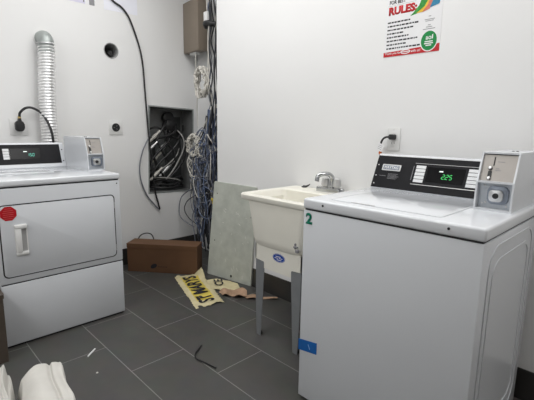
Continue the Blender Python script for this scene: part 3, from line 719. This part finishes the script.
# cable box recessed in the left wall
rb = thing('recessed_cable_box', 'open grey metal box set into the left wall and crammed with cables', 'cable box', (0, 0, .99))
def inset(q, e):
    cx = sum(p[0] for p in q)/4; cz = sum(p[1] for p in q)/4
    return [(p[0]+(e if p[0] < cx else -e), p[1]+(e if p[1] < cz else -e)) for p in q]
FX = Matrix(((0, 0, 1, 0), (1, 0, 0, 0), (0, 1, 0, 0), (0, 0, 0, 1)))
b = B(); ring_prism(b, inset(RC, .001), inset(RC, .004), -.17, .002, FX); prism(b, inset(RC, .001), -.175, -.170, FX); obj('casing', b, M['boxgrey'], rb)
b = B(); ring_prism(b, inset(RC, -.008), inset(RC, .003), .0005, .003, FX); obj('rim', b, M['galv'], rb)
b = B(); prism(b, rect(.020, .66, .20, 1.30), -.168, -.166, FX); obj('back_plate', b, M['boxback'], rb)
for i, (y, zt, rd, ln) in enumerate(((-.04, 1.02, .022, .15), (-.13, .92, .018, .17), (-.02, .82, .017, .20), (-.14, 1.12, .017, .14), (-.17, 1.03, .014, .12), (-.15, .78, .014, .16))):
    b = B(); d = Vector((.10, .72, .68)).normalized(); p = Vector((-.09+.012*i, y, zt))
    mtx = frame(p-d*ln/2, d.orthogonal(), d.cross(d.orthogonal()))
    lathe(b, [(rd*.75, 0), (rd*.75, ln*.3), (rd, ln*.32), (rd, ln*.6), (rd*.7, ln*.62), (rd*.7, ln)], mtx, 14)
    tag(obj('conduit_connector', b, M['silver'] if i % 2 == 0 else M['cwhite'], None, 40, tuple(p)), 'pale metal conduit fitting among the cables in the recessed box', 'conduit fitting', 'fittings in the cable box')
b = B(); lathe(b, [(.05, 0), (.055, .02), (.055, .05), (.035, .06)], frame((-.165, .045, 1.29), (0, 1, 0), (0, 0, 1)), 20); lathe(b, [(.06, 0), (.066, .02), (.066, .06), (.045, .075)], frame((-.165, .06, 1.215), (0, 1, 0), (0, 0, 1)), 20)
tag(obj('cable_gland', b, M['rubber'], None, 40, (-.165, .05, 1.25)), 'black cable gland at the top of the recessed box', 'cable gland')
G = 'cables inside the recessed box'
def cable(name, pts, rad, m, label, group=None, cat='cable'):
    b = B(); tube(b, pts, rad, 7, 7); p = pts[0]
    return tag(obj(name, b, m, None, 60, p), label, cat, group)
LB = 'thick black cable crossing the inside of the recessed box'
for pts, rd in (([(-.13, .05, 1.21), (-.06, .02, 1.10), (-.05, -.05, 1.03), (-.05, -.14, .95), (-.06, -.20, .86), (-.08, -.22, .70), (-.10, -.20, .63)], .011),
                ([(-.13, .09, 1.22), (-.05, .15, 1.10), (-.04, .17, .98), (-.05, .13, .86), (-.06, .04, .76), (-.08, -.05, .69), (-.12, -.10, .63)], .012),
                ([(-.13, .02, 1.20), (-.05, -.03, 1.16), (-.05, -.01, 1.05), (-.04, .05, .97), (-.05, .03, .88), (-.08, -.08, .82), (-.12, -.20, .80)], .010),
                ([(-.12, -.21, 1.16), (-.06, -.12, 1.20), (-.05, -.02, 1.15), (-.05, .08, 1.10), (-.07, .16, 1.16), (-.12, .20, 1.22)], .009),
                ([(-.14, -.20, .70), (-.07, -.10, .68), (-.05, .02, .66), (-.07, .12, .68), (-.14, .19, .63)], .012),
                ([(-.14, -.21, .66), (-.06, -.08, .64), (-.05, .05, .635), (-.12, .18, .64)], .013),
                ([(-.13, .03, 1.27), (-.05, -.04, 1.22), (-.04, -.11, 1.12), (-.05, -.16, 1.0), (-.06, -.13, .86), (-.07, -.05, .74), (-.12, .02, .64)], .011),
                ([(-.12, -.20, 1.05), (-.05, -.12, 1.10), (-.04, -.03, 1.12), (-.04, .06, 1.16), (-.10, .10, 1.22)], .012),
                ([(-.13, .14, 1.18), (-.05, .10, 1.07), (-.05, .0, .96), (-.05, -.10, .88), (-.07, -.19, .76), (-.11, -.21, .68)], .010),
                ([(-.13, .19, .70), (-.06, .10, .735), (-.05, .0, .70), (-.06, -.12, .72), (-.13, -.2, .66)], .014),
                ([(-.13, -.10, 1.12), (-.06, -.09, 1.02), (-.06, -.02, .90), (-.06, .06, .84), (-.10, .09, .88)], .009)):
    cable('black_cable', pts, rd, M['cblack'], LB, G)
for pts, rd in (([(-.12, .10, 1.20), (-.04, .14, 1.12), (-.03, .15, 1.02), (-.04, .10, .90), (-.05, .02, .78), (-.09, -.06, .68), (-.13, -.1, .63)], .0065),
                ([(-.13, -.2, .76), (-.06, -.12, .80), (-.04, -.02, .86), (-.05, .08, .94), (-.12, .15, 1.0)], .005),
                ([(-.13, .16, .64), (-.05, .10, .70), (-.04, -.02, .73), (-.05, -.12, .74), (-.12, -.21, .73)], .0055)):
    cable('grey_cable', pts, rd, M['cpale'], 'pale grey cable bent inside the recessed box', 'pale cables inside the recessed box')

# black cable down the left wall
cable('black_cable', [(.010, -.66, 2.69), (.012, -.655, 2.50), (.012, -.60, 2.28), (.012, -.505, 2.177), (.012, -.434, 2.141), (.014, -.378, 2.077), (.014, -.331, 1.969), (.014, -.292, 1.849), (.016, -.27, 1.716), (.018, -.26, 1.512), (.02, -.25, 1.302), (.022, -.239, 1.088), (.022, -.218, .867), (.02, -.197, .64), (.02, -.171, .526), (.018, -.153, .459)], .0072, M['cblack'], 'long black cable hanging from the ceiling down the left wall past the recessed box')
cable('grey_cable', [(.0, -.222, 1.15), (.02, -.235, 1.12), (.022, -.299, 1.002), (.018, -.333, .873), (.018, -.329, .741), (.016, -.277, .602), (.016, -.202, .502), (.016, -.153, .449)], .0055, M['cgrey'], 'grey cable curving out of the recessed box in a wide arc on the left wall')

# taupe cabinet box in the corner
cb = thing('junction_box', 'taupe metal junction box hung high in the corner left of the cables', 'junction box', (.135, .22, 1.86))
Rz = Matrix.Translation((-.004, .118, 0)) @ Matrix.Rotation(math.radians(-7), 4, 'Z') @ Matrix.Translation((.006, 0.035, 0))
b = B(); box(b, (0, .0, 1.862), (.278, .085, 2.292), .004); bmesh.ops.transform(b, matrix=Rz, verts=b.verts); obj('housing', b, M['cabinet'], cb, 30)
b = B(); box(b, (-.002, -.006, 1.864), (.280, .0, 2.290), .003); bmesh.ops.transform(b, matrix=Rz, verts=b.verts); obj('cover', b, M['cabinet'], cb, 30)
b = B(); box(b, (.04, .17, 1.95), (.20, .30, 2.2)); obj('mounting_bracket', b, M['galv'], cb)
b = B(); box(b, (.06, .02, 1.845), (.18, .07, 1.864), .004); bmesh.ops.transform(b, matrix=Rz, verts=b.verts); obj('cable_entry', b, M['plastic'], cb)

# the hanging tangle in the corner
rnd = random.Random(11)
KEY = [(2.7, .480, .030), (1.9, .495, .025), (1.75, .505, .020), (1.35, .500, .028), (1.12, .43, .11), (.90, .385, .165), (.65, .375, .160), (.45, .36, .12), (.25, .34, .10), (0, .36, .13)]
def spread(z):
    for (za, ca, wa_), (zb, cb_, wb) in zip(KEY, KEY[1:]):
        if zb <= z <= za:
            t = (za-z)/(za-zb); return ca+(cb_-ca)*t, wa_+(wb-wa_)*t
    return KEY[-1][1:]
def hang(ztop, zbot, wob, lo=-1.0, hi=1.0):
    pts = []; o_ = rnd.uniform(lo, hi); y = rnd.uniform(.05, .17); n = max(6, int((ztop-zbot)/.13))
    for i in range(n+1):
        z_ = ztop+(zbot-ztop)*i/n; c_, w_ = spread(z_)
        o_ = max(lo, min(hi, o_+rnd.uniform(-.45, .45)*(1 if z_ < 1.25 else .35)))
        k = wob*(1 if z_ < 1.2 else .25)
        pts.append((c_+o_*w_+rnd.uniform(-k, k), min(max(y+rnd.uniform(-.02, .02), .045), .26), z_))
    return [(min(max(p[0], .05), .56), p[1], p[2]) for p in pts]
GB, GG, GD, GW = 'blue cables in the corner tangle', 'grey cables in the corner tangle', 'dark cables in the corner tangle', 'white cables in the corner tangle'
for i in range(20):
    cable('blue_cable', hang(rnd.choice((2.68, 1.5, 1.35, 1.2, 1.1)), rnd.uniform(.10, .5), .02), .0046, M['cblue'] if i % 3 else M['cblue2'], 'blue network cable hanging in the corner tangle', GB)
for i in range(22):
    cable('grey_cable', hang(rnd.choice((2.68, 1.3, 1.15, 1.05, .95, 1.2, 1.1)), rnd.uniform(.08, .5), .03), .0044, M['cgrey'], 'grey cable hanging in the corner tangle', GG)
for i in range(18):
    cable('dark_cable', hang(rnd.choice((2.68, 1.3, 1.3, 1.1, .9)), rnd.uniform(.02, .3), .02, -.7 if i % 2 else .2), .0058, M['cdark'], 'dark cable hanging in the corner tangle', GD)
for i in range(9):
    cable('white_cable', hang(rnd.choice((2.68, 2.2, 1.25, 1.0)), rnd.uniform(.3, .9), .03), .004, M['cwhite'], 'white cable hanging in the corner tangle', GW)
# wild loops in the lower tangle
def loop(cx, cy, cz, rx, rz, tilt, n=14, turns=1.0, jit=.012):
    pts = []
    for i in range(n+1):
        a = 2*PI*turns*i/n + tilt
        pts.append((cx+rx*math.cos(a)+rnd.uniform(-jit, jit), cy+rnd.uniform(-.02, .02)+.02*math.sin(a*1.3), cz+rz*math.sin(a)+rnd.uniform(-jit, jit)))
    return [(max(.05, min(.57, p[0])), max(.045, min(.26, p[1])), p[2]) for p in pts]
for i in range(34):
    m_, nm, lb, gp = ((M['cblue2'], 'blue_cable', 'blue network cable looped in the corner tangle', 'looped blue cables'), (M['cgrey'], 'grey_cable', 'grey cable looped in the corner tangle', 'looped grey cables'), (M['cwhite'], 'white_cable', 'white cable looped in the corner tangle', 'looped white cables'))[(0, 1, 0, 1, 2)[i % 5]]
    cable(nm, loop(rnd.uniform(.27, .46), rnd.uniform(.055, .10), rnd.uniform(.50, 1.08), rnd.uniform(.05, .11), rnd.uniform(.07, .16), rnd.uniform(0, 6), turns=rnd.uniform(.7, 1.6)), .0042, m_, lb, gp)
def coil(name, cx, cy, cz, rx, rz, turns, rad, m, label, jit, per=14):
    b = B(); pts = []
    for i in range(int(turns*per)+1):
        a = 2*PI*i/per; k = 1+rnd.uniform(-jit, jit)
        pts.append((cx+rx*k*math.cos(a)+rnd.uniform(-.008, .008), cy+.02*math.sin(a*.37)+rnd.uniform(-.012, .012), cz+rz*k*math.sin(a)))
    tube(b, pts, rad, 6, 3)
    return tag(obj(name, b, m, None, 60, (cx, cy, cz)), label, 'cable')
coil('cable_coil', .405, .060, 1.575, .078, .105, 13, .0055, M['cwhite'], 'coil of white cable hanging below the taupe junction box', .30, 22)
coil('cable_coil', .275, .060, 1.050, .078, .082, 11, .0052, M['cwhite'], 'coil of white cable hung right of the recessed cable box', .35, 22)
coil('cable_coil', .40, .07, .98, .095, .085, 4, .0046, M['cblue'], 'coil of blue cable in the middle of the corner tangle', .25)
cable('grey_cable', [(.30, .07, .66), (.21, .05, .639), (.074, .045, .556), (.03, .045, .449), (.045, .045, .366), (.134, .05, .325), (.25, .06, .298)], .0048, M['cgrey'], 'grey cable bowing furthest left out of the corner tangle')
cable('dark_cable', [(.36, .07, .62), (.273, .05, .591), (.157, .045, .52), (.121, .045, .439), (.185, .05, .373), (.29, .06, .333)], .0045, M['cdark'], 'dark cable in the smaller loop beside the corner tangle')
cable('white_cable', [(.20, .14, 1.84), (.23, .12, 1.74), (.22, .13, 1.62), (.26, .11, 1.50), (.24, .12, 1.36), (.28, .1, 1.2)], .0035, M['cwhite'], 'thin white wire dangling from under the taupe junction box')
b = B(); box(b, (.455, .045, 2.05), (.505, .07, 2.12), .004)
tag(obj('cable_tag', b, M['plastic'], None, 30, (.48, .057, 2.08)), 'small white plastic block on the cables right of the taupe junction box', 'connector')
b = B(); tube(b, [(.43, .09, 2.02), (.46, .06, 2.035), (.51, .06, 2.03), (.55, .09, 2.02)], .022, 10)
tag(obj('cable_strap', b, M['rubber'], None, 40, (.46, .075, 2.02)), 'black strap binding the cables right of the taupe junction box', 'strap')
b = B(); box(b, (.545, .035, .585), (.575, .055, .61), .004); box(b, (.553, .04, .56), (.567, .05, .587), .002)
tag(obj('yellow_connector', b, M['cyellow'], None, 30, (.56, .045, .585)), 'small yellow connector at the edge of the corner tangle', 'connector')

# ------------------------------------------------------------------ things on the floor
# cardboard carton
A0, A1 = Vector((.172, -.556, 0)), Vector((.640, -.181, 0)); dx = (A1-A0).normalized(); dy = Vector((-dx.y, dx.x, 0)); Lc = (A1-A0).length; Hc, Dc = .243, .155
ct = thing('cardboard_box', 'long closed brown cardboard box on the floor in the corner', 'box', tuple(A0+dx*Lc/2+dy*Dc/2))
mc = Matrix((dx, dy, Vector((0, 0, 1)))).transposed().to_4x4(); mc.translation = A0
b = B(); box(b, (0, 0, 0), (Lc, Dc, Hc-.004), .003); bmesh.ops.transform(b, matrix=mc, verts=b.verts); obj('carton', b, M['box'], ct)
for a_, c_ in (((-.002, -.002, Hc-.004), (Lc+.002, Dc/2-.001, Hc)), ((-.002, Dc/2+.001, Hc-.004), (Lc+.002, Dc+.002, Hc))):
    b = B(); box(b, a_, c_, .001); bmesh.ops.transform(b, matrix=mc, verts=b.verts); obj('flap', b, M['box'], ct)
b = B(); box(b, (-.001, -.003, Hc-.035), (Lc+.001, -.0005, Hc), .001); bmesh.ops.transform(b, matrix=mc, verts=b.verts); obj('front_flap', b, M['box'], ct)
Fc = frame(A0-dy*.0006, dx, (0, 0, 1))
b = B(); prism(b, [(.225+.027*math.cos(a)*(1+.25*math.cos(a-.8)), .052+.019*math.sin(a)*(1+.3*math.cos(a-.8))+.010*math.cos(a)) for a in [2*PI*i/20 for i in range(20)]], 0, .0006, Fc); obj('logo_mark', b, M['ink'], ct)
b = B(); rr = random.Random(5); x = .265
while x < .345:
    w_ = rr.uniform(.006, .012); prism(b, rect(x, .050, x+w_, .058), 0, .0005, Fc); x += w_+.003
obj('logo_print', b, mat('faint_brown_print', (.07, .036, .02), .75, noise=(30, .05)), ct)
cable('black_cable', [(.06, -.40, .02), (.05, -.40, .16), (.06, -.385, .245), (.10, -.35, .278), (.12, -.30, .262), (.11, -.27, .18), (.09, -.25, .006)], .005, M['cblack'], 'short black cable looping up behind the cardboard box')

# empty cement sack
def sack_z(x, y): return .006+.004*math.sin(x*23)*math.cos(y*31)+.003*math.sin(x*11+y*17+1)
pA, pB, pC, pD = Vector((.551, -.345, 0)), Vector((.650, -.150, 0)), Vector((1.205, -.350, 0)), Vector((1.165, -.552, 0))
b = B(); NX, NY = 40, 16; g_ = []
rr = random.Random(2)
jf = [rr.uniform(-.012, .012) for _ in range(NY+1)]; jn = [rr.uniform(-.02, .02) for _ in range(NY+1)]; je = [rr.uniform(-.008, .008) for _ in range(NX+1)]
def sack_p(s, t):
    p = (pA*(1-s)+pD*s)*(1-t)+(pB*(1-s)+pC*s)*t
    return p
for i in range(NX+1):
    row = []
    for j in range(NY+1):
        s, t = i/NX, j/NY
        s2 = s+(jf[j]*(1-s)*2 if s < .5 else jn[j]*(s-.5)*2); t2 = t+je[i]*(2*t-1)*3
        p = sack_p(s2, t2); z_ = sack_z(p.x, p.y)
        if t > .75 and s < .25: z_ += .07*((t-.75)/.25)*(1-s/.25)
        if t < .08 or t > .92: z_ = max(.001, z_-.003)
        row.append(b.verts.new((p.x, p.y, z_)))
    g_.append(row)
for i in range(NX):
    for j in range(NY):
        fc = b.faces.new((g_[i][j], g_[i+1][j], g_[i+1][j+1], g_[i][j+1]))
        s, t = (i+.5)/NX, (j+.5)/NY
        if .20 < t < .80 and .08 < s < .86: fc.material_index = 1
sk_ = thing('cement_sack', 'flattened cream paper sack with yellow band printed ST MARYS, by the cardboard box', 'paper sack', tuple(sack_p(.5, .5)))
so = obj('paper', b, [M['cement_paper'], M['cement_yellow']], sk_, 60)
md = so.modifiers.new('thick', 'SOLIDIFY'); md.thickness = .0015; md.offset = 1
xd = (sack_p(0, .5)-sack_p(1, .5)); yd = Vector((xd.y, -xd.x, 0))
yd = Vector((-xd.y, xd.x, 0))
mt = frame(sack_p(.93, .76), xd, yd)
b = text_bm('ST MARYS', mt, .112, .53, 0, .03)
bmesh.ops.triangulate(b, faces=b.faces); bmesh.ops.subdivide_edges(b, edges=b.edges[:], cuts=1)
for v in b.verts: v.co.z = sack_z(v.co.x, v.co.y)+.0035
obj('lettering', b, M['ink'], sk_)

def scrap(name, pts, m, label, cat, h, seed, sub=None):
    """a torn crumpled sheet: outline filled, subdivided and rumpled"""
    rr = random.Random(seed); b = B()
    vs = [b.verts.new((x, y, 0)) for x, y in pts]; b.faces.new(vs); bmesh.ops.triangulate(b, faces=b.faces)
    for _ in range(3): bmesh.ops.subdivide_edges(b, edges=b.edges[:], cuts=1, use_grid_fill=True); 
    ph = [rr.uniform(0, 6) for _ in range(4)]
    for v in b.verts:
        v.co.z = .004+h*(.5+.5*math.sin(v.co.x*38+ph[0]+1.5*math.sin(v.co.y*30+ph[1])))*(.6+.4*math.sin(v.co.y*47+ph[2]))
    cx = sum(p[0] for p in pts)/len(pts); cy = sum(p[1] for p in pts)/len(pts)
    o = obj(name, b, m, None, False, (cx, cy, 0)); md = o.modifiers.new('thick', 'SOLIDIFY'); md.thickness = .0015; md.offset = 1
    return tag(o, label, cat) if label else o
ts = scrap('torn_sack_piece', [(.80, -.205), (.84, -.13), (.93, -.075), (1.02, -.065), (1.10, -.11), (1.14, -.20), (1.08, -.215), (1.04, -.235), (.96, -.285), (.90, -.245)], M['cement_paper'], 'torn cream piece of paper sack with black lettering, beside the yellow printed sack', 'paper scrap', .010, 4)
mt = frame((.985, -.245, .0), Vector((-.15, .12, 0)), Vector((-.12, -.15, 0)))
mt = frame((.99, -.175, .0), Vector((-.15, .09, 0)), Vector((-.09, -.15, 0)))
b = text_bm('CE', mt, .07, .13, .0, .02)
for v in b.verts: v.co.z = .017
b2 = obj('lettering', b, M['ink'], None, False, (.98, -.17, .0)); b2.parent = ts; b2.location = Vector((.98, -.17, 0))-Vector(ts.location)
scrap('kraft_paper_scrap', [(1.06, -.28), (1.05, -.20), (1.12, -.14), (1.20, -.13), (1.25, -.17), (1.24, -.24), (1.17, -.25), (1.13, -.30)], M['kraft'], 'crumpled brown kraft paper scrap in front of the propped board', 'paper scrap', .035, 9)
scrap('kraft_paper_scrap', [(1.22, -.175), (1.25, -.115), (1.33, -.085), (1.42, -.03), (1.44, -.055), (1.39, -.09), (1.33, -.14), (1.28, -.20)], M['kraft'], 'pointed brown paper scrap behind the front leg of the sink', 'paper scrap', .016, 12)

# small litter
b = B(); tube(b, [(1.572, -.80, .004), (1.60, -.835, .010), (1.625, -.875, .006), (1.665, -.893, .004), (1.72, -.885, .006), (1.80, -.870, .004)], .0042, 7)
tag(obj('cable_tie', b, M['cblack'], None, 40, (1.66, -.87, 0)), 'bent black cable tie lying on the floor tiles', 'cable tie')
b = B(); tube(b, [(1.258, -1.296, .004), (1.210, -1.241, .004)], .0042, 8, 2)
tag(obj('paper_stick', b, M['white'], None, 40, (1.235, -1.27, 0)), 'short white stick lying on the tiles in front of the dryer', 'stick')
b = B(); lathe(b, [(.003, 0), (.006, .002), (.004, .005)], Matrix.Translation((1.432, -1.318, 0)), 8)
tag(obj('paper_crumb', b, M['cloth'], None, 40, (1.432, -1.318, 0)), 'tiny pale crumb on the tile near the white stick', 'crumb')

# brown bin beside the dryer
bn = thing('waste_bin', 'dark brown plastic waste bin standing left of the dryer at the photo edge', 'bin', (.87, -1.76, 0))
b = B()
loft(b, [sect(.740, 1.026, -1.905, -1.602, .010, 0), sect(.738, 1.024, -1.908, -1.600, .010, .340), sect(.745, .995, -1.895, -1.617, .03, .345), sect(.75, .99, -1.89, -1.625, .03, .02)], True, True)
obj('tub', b, M['bin'], bn, 40)
b = B(); ring_prism(b, rrect(.300, .320, .016, 5, .882, -1.756), rrect(.25, .272, .012, 5, .880, -1.756), .340, .362); obj('rim', b, M['bin'], bn, 40)

# white cloth bundles in the foreground
def bundle(x0, x1, prof, zf, seed, name, label):
    """profile: (y, z) outline across, swept along X with the far end rounded off"""
    rr = random.Random(seed); b = B(); rows = []; NXb = 26
    P = spline([(0, y, z) for y, z in prof], 6)
    for i in range(NXb+1):
        t = i/NXb; x = x0+(x1-x0)*t
        e = zf(t)
        rows.append([b.verts.new((x+.010*math.sin(p.y*40+i*.3), p.y+.004*math.sin(i*.8+p.z*20), max(0.0, p.z*e+(.005*math.sin(i*.9+p.y*33) if p.z > .05 else 0)))) for p in P])
    for a, c in zip(rows, rows[1:]):
        for k in range(len(P)-1): b.faces.new((a[k], a[k+1], c[k+1], c[k]))
    b.faces.new(rows[0]); b.faces.new(list(reversed(rows[-1])))
    for rw in (rows,):
        for a, c in zip(rw, rw[1:]): b.faces.new((a[0], c[0], c[-1], a[-1]))
    return tag(obj(name, b, M['cloth'], None, 60, ((x0+x1)/2, prof[len(prof)//2][0], 0)), label, 'cloth')
def turn(o, deg, piv):
    o.matrix_world = Matrix.Translation(piv) @ Matrix.Rotation(math.radians(deg), 4, 'Z') @ Matrix.Translation(-Vector(piv)) @ Matrix.Translation(o.location)
zf = lambda t: (1 - .10*max(0, 1-t/.06)**2) - .04*max(0, (t-.8)/.2)
o = bundle(1.765, 2.45, [(-1.716, 0), (-1.718, .19), (-1.714, .30), (-1.700, .332), (-1.668, .358), (-1.634, .354), (-1.620, .342), (-1.612, .352), (-1.594, .349), (-1.580, .330), (-1.578, .18), (-1.58, 0)], zf, 1, 'white_towel', 'folded white towel stack in the lower left foreground')
turn(o, -8.4, (1.80, -1.65, 0))
o = bundle(1.685, 2.4, [(-2.052, 0), (-2.057, .2), (-2.002, .31), (-1.932, .352), (-1.872, .335), (-1.832, .368), (-1.802, .350), (-1.777, .362), (-1.765, .345), (-1.754, .352), (-1.746, .31), (-1.736, .29), (-1.728, .15), (-1.728, 0)], zf, 2, 'crumpled_cloth', 'crumpled white cloth at the lower left corner beside the folded towel stack')
turn(o, -8.4, (1.80, -1.65, 0))
